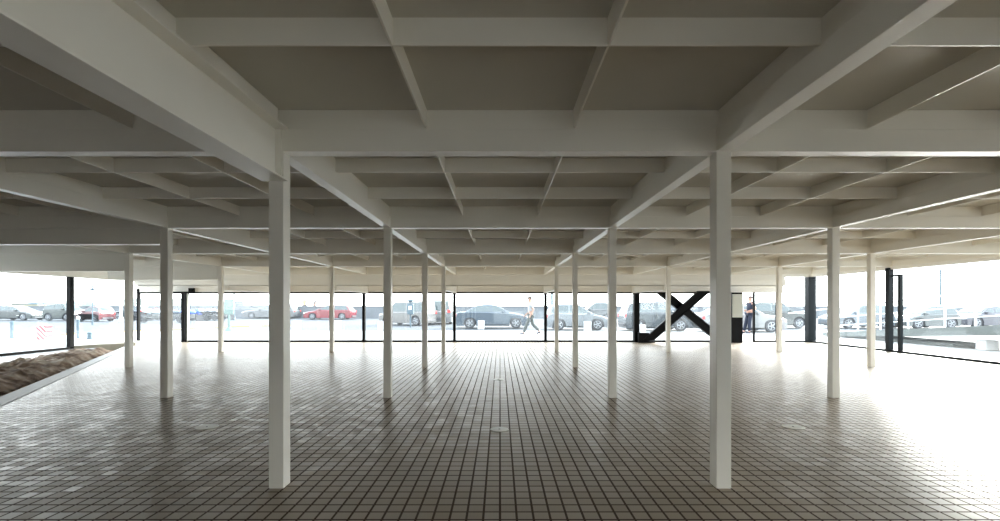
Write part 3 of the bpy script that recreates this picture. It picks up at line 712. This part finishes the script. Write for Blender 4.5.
# lamp posts and poles
def lamp(lb, px, yb, h, r, style, m='bluegrey'):
    Y = depth(yb); e = empty('street_lamp' if style != 'pole' else 'flag_pole', (at(px, Y), Y, 0), label=lb, cat='lamp' if style != 'pole' else 'pole')
    MB().tube((0, 0, 0), (0, 0, h), r, r * .7).build('pole', M[m], e)
    MB().tube((0, 0, 0), (0, 0, .35), r * 1.8, r * 1.3).build('base', M[m], e)
    if style == 'globe':
        MB().lathe([(.05, h - .35), (.22, h - .30), (.22, h - .22), (.05, h - .18)], n=16).build('collar', M[m], e)
        MB().sphere((0, 0, h + .15), .27).build('globe', M['globe'], e, smooth=True)
    if style == 'arms':
        for s in (-1, 1):
            a = MB().tube((0, 0, h - .45), (s * .75, 0, h + .05), .03).build('arm', M[m], e)
            MB().box(s * .75 - .25, s * .75 + .25, -.1, .1, h, h + .09).build('lamp_head', M[m], a, bevel=.02)
    if style == 'pole': MB().sphere((0, 0, h), r * 1.6).build('finial', M[m], e)
lamp('slim globe lamp post right of the left wall post', 92.5, 325, 2.75, .035, 'globe')
lamp('plain white pole left of the outer farthest column', 121, 321, 2.5, .11, 'pole', 'rail')
lamp('thin grey pole standing behind the motorbikes', 211.5, 319, 2.1, .04, 'pole')
lamp('thin grey pole rising behind the green sign board', 234, 320, 2.7, .09, 'pole')
lamp('tall grey lamp post above the pale silver hatchback', 552, 319, 6, .13, 'arms')
lamp('tall double armed lamp post seen through the right glass', 940.5, 319, 4.95, .10, 'arms')
lamp('thick pale lamp post left of the double armed one', 918.5, 320.5, 6.5, .17, 'arms', 'rail')

# ------------------------------------------------------------------ people
def skin_mesh(name, verts, edges, m, parent, root=0, sub=2, extra=None):
    bm = bmesh.new(); lay = bm.verts.layers.skin.verify(); vs = []
    for i, (p, r) in enumerate(verts):
        v = bm.verts.new(p); rr = r if isinstance(r, tuple) else (r, r); v[lay].radius = rr; v[lay].use_root = (i == root); vs.append(v)
    for a, b_ in edges: bm.edges.new((vs[a], vs[b_]))
    me = bpy.data.meshes.new(name); bm.to_mesh(me); bm.free()
    o = bpy.data.objects.new(name, me); C.objects.link(o); o.parent = parent; me.materials.append(m)
    sk = o.modifiers.new('skin', 'SKIN'); sk.use_smooth_shade = True
    ss = o.modifiers.new('sub', 'SUBSURF'); ss.levels = sub; ss.render_levels = sub
    return o
def person(label, loc, rz, J, shirt, pants, s=1.0, sleeves='short', group=None, zbase=0):
    """J: joints in metres, facing +X. keys: hip, chest, neck, head, sh/el/ha (L,R), hp/kn/an (L,R)"""
    e = empty('person', loc, rz, label=label, cat='person', group=group); e.scale = (s, s, s)
    V = []; E = []
    def add(p, r, parent=None):
        V.append((Vector(p), r)); i = len(V) - 1
        if parent is not None: E.append((parent, i))
        return i
    hip = add(J['hip'], .13); sp = add((Vector(J['hip']) + Vector(J['chest'])) / 2, .12, hip); ch = add(J['chest'], .14, sp)
    nk = add(J['neck'], .062, ch); hb = add(Vector(J['head']) - Vector((.015, 0, .06)), .075, nk); hd = add(J['head'], .092, hb); add(Vector(J['head']) + Vector((-.005, 0, .075)), .075, hd)
    for k in 'LR':
        sh, el, ha = J['sh' + k], J['el' + k], J['ha' + k]
        a = add(sh, .062, ch); b_ = add(el, .043, a); c = add(Vector(el).lerp(Vector(ha), .9), .028, b_)
        d = (Vector(ha) - Vector(el)).normalized(); side_ = Vector((1, 0, 0)) if abs(d.x) < .7 else Vector((0, 0, -1))
        pm_ = add(Vector(ha) + d * .04, (.02, .036), c)
        for q_ in range(4):
            o_ = side_ * (.03 - q_ * .02); f1 = add(Vector(ha) + d * .09 + o_, .0095, pm_)
            f2 = add(Vector(ha) + d * (.125 + (.012 if q_ in (1, 2) else 0)) + o_ + Vector((0, (.012 if k == 'R' else -.012), 0)), .0085, f1)
            add(Vector(ha) + d * (.15 + (.015 if q_ in (1, 2) else -.005)) + o_ + Vector((0, (.03 if k == 'R' else -.03), 0)), .0075, f2)
        t1 = add(Vector(ha) + d * .05 + side_ * .05, .011, c); add(Vector(ha) + d * .09 + side_ * .06, .009, t1)
        hp, kn, an = J['hp' + k], J['kn' + k], J['an' + k]
        a = add(hp, .095, hip); b_ = add(kn, .06, a); c2 = add(Vector(kn).lerp(Vector(an), .35), .058, b_); c = add(an, .042, c2)
        toe = J.get('to' + k) or (an[0] + .17, an[1], max(.03, an[2] - .06)); add(toe, .032, c)
    skin_mesh('body', V, E, M['skin'], e, sub=1)
    # face details belong to the head
    hx, hy, hz = J['head']
    MB().tube((hx + .085, hy, hz + .0), (hx + .112, hy, hz - .03), .010, .016, 8).build('nose', M['skin'], e)
    for s_ in (-1, 1):
        MB().sphere((hx + .082, hy + s_ * .032, hz + .015), .012).build('eye', M['hair'], e)
        MB().sphere((hx - .005, hy + s_ * .092, hz - .005), .028, (.7, .35, 1.1)).build('ear', M['skin'], e)
    MB().box(hx + .078, hx + .09, hy - .022, hy + .022, hz - .058, hz - .050).build('mouth', M['taillight'], e)
    MB().sphere((hx - .02, hy, hz + .045), .105, (1.02, .95, .85)).build('hair', M['hair'], e, smooth=True)
    # shirt
    V2 = [(Vector(J['hip']) + Vector((0, 0, .0)), .150), ((Vector(J['hip']) + Vector(J['chest'])) / 2, .145), (Vector(J['chest']), .165), (Vector(J['chest']).lerp(Vector(J['neck']), .6), .095)]
    E2 = [(0, 1), (1, 2), (2, 3)]
    for k in 'LR':
        i = len(V2); V2.append((Vector(J['sh' + k]), .080)); E2.append((2, i))
        if sleeves == 'short': V2.append((Vector(J['sh' + k]).lerp(Vector(J['el' + k]), .7), .062)); E2.append((i, i + 1))
        else:
            V2.append((Vector(J['el' + k]), .058)); V2.append((Vector(J['el' + k]).lerp(Vector(J['ha' + k]), .92), .042)); E2 += [(i, i + 1), (i + 1, i + 2)]
    skin_mesh('shirt', V2, E2, shirt, e, sub=1)
    V3 = [(Vector(J['hip']) + Vector((0, 0, .04)), .148)]; E3 = []
    for k in 'LR':
        i = len(V3); hp, kn, an = (Vector(J[a + k]) for a in ('hp', 'kn', 'an'))
        V3 += [(hp, .112), (kn, .083), (kn.lerp(an, .93), .072)]; E3 += [(0, i), (i, i + 1), (i + 1, i + 2)]
    skin_mesh('trousers', V3, E3, pants, e, sub=1)
    for k in 'LR':
        an = J['an' + k]; toe = J.get('to' + k) or (an[0] + .17, an[1], max(.03, an[2] - .06))
        skin_mesh('shoe', [(Vector((an[0] - .05, an[1], (an[2] + toe[2]) / 2 - .01 if J.get('to' + k) else .045)), .045), (Vector(an).lerp(Vector(toe), .4), .048), (Vector(toe) + Vector((.02, 0, .01)), .038)], [(0, 1), (1, 2)], M['shoe'], e, sub=1)
    return e
walk = dict(hip=(0, 0, .96), chest=(.03, 0, 1.32), neck=(.04, 0, 1.50), head=(.07, 0, 1.65),
            shL=(.03, .19, 1.42), elL=(-.10, .24, 1.16), haL=(.02, .25, .93), shR=(.03, -.19, 1.42), elR=(.0, -.24, 1.14), haR=(.20, -.22, .95),
            hpL=(0, .09, .90), knL=(.20, .10, .52), anL=(.34, .09, .09), hpR=(0, -.09, .90), knR=(-.08, -.10, .50), anR=(-.40, -.09, .19), toL=(.50, .09, .07), toR=(-.27, -.09, .04))
stand = dict(hip=(.05, 0, .97), chest=(.0, 0, 1.36), neck=(-.01, 0, 1.55), head=(.03, 0, 1.69),
             shL=(.0, .20, 1.46), elL=(-.12, .25, 1.18), haL=(.12, .17, 1.10), shR=(.0, -.20, 1.46), elR=(-.05, -.25, 1.17), haR=(.17, -.12, 1.12),
             hpL=(.05, .09, .92), knL=(.12, .12, .50), anL=(.12, .13, .08), hpR=(.05, -.09, .92), knR=(.17, -.09, .50), anR=(.27, -.09, .08))
Y = depth(335.3)
person('walking person in white shirt and dark trousers before the grey blue saloon', (at(531, Y), Y, 0), math.pi, walk, M['shirt'], M['slacks'])
Y = depth(333.5)
person('person in navy polo shirt and trousers standing in the open doorway', (at(750.5, Y), Y, 0), math.pi, stand, M['navy'], M['navy'], s=1.0)
relax = dict(stand); relax.update(hip=(0, 0, .97), chest=(0, 0, 1.36), haL=(.05, .25, .95), haR=(.05, -.25, .95), anL=(0, .13, .08), anR=(0, -.13, .08), knL=(.02, .12, .5), knR=(.02, -.12, .5))
person('distant person in yellow top beyond the sea wall', (at(304.5, 50.5), 50.5, .4), R(-60), relax, M['yellowcloth'], M['slacks'])
person('distant person in dark top beyond the sea wall above the red hatchback', (at(315, 50.5), 50.5, .4), R(200), relax, M['navy'], M['slacks'])
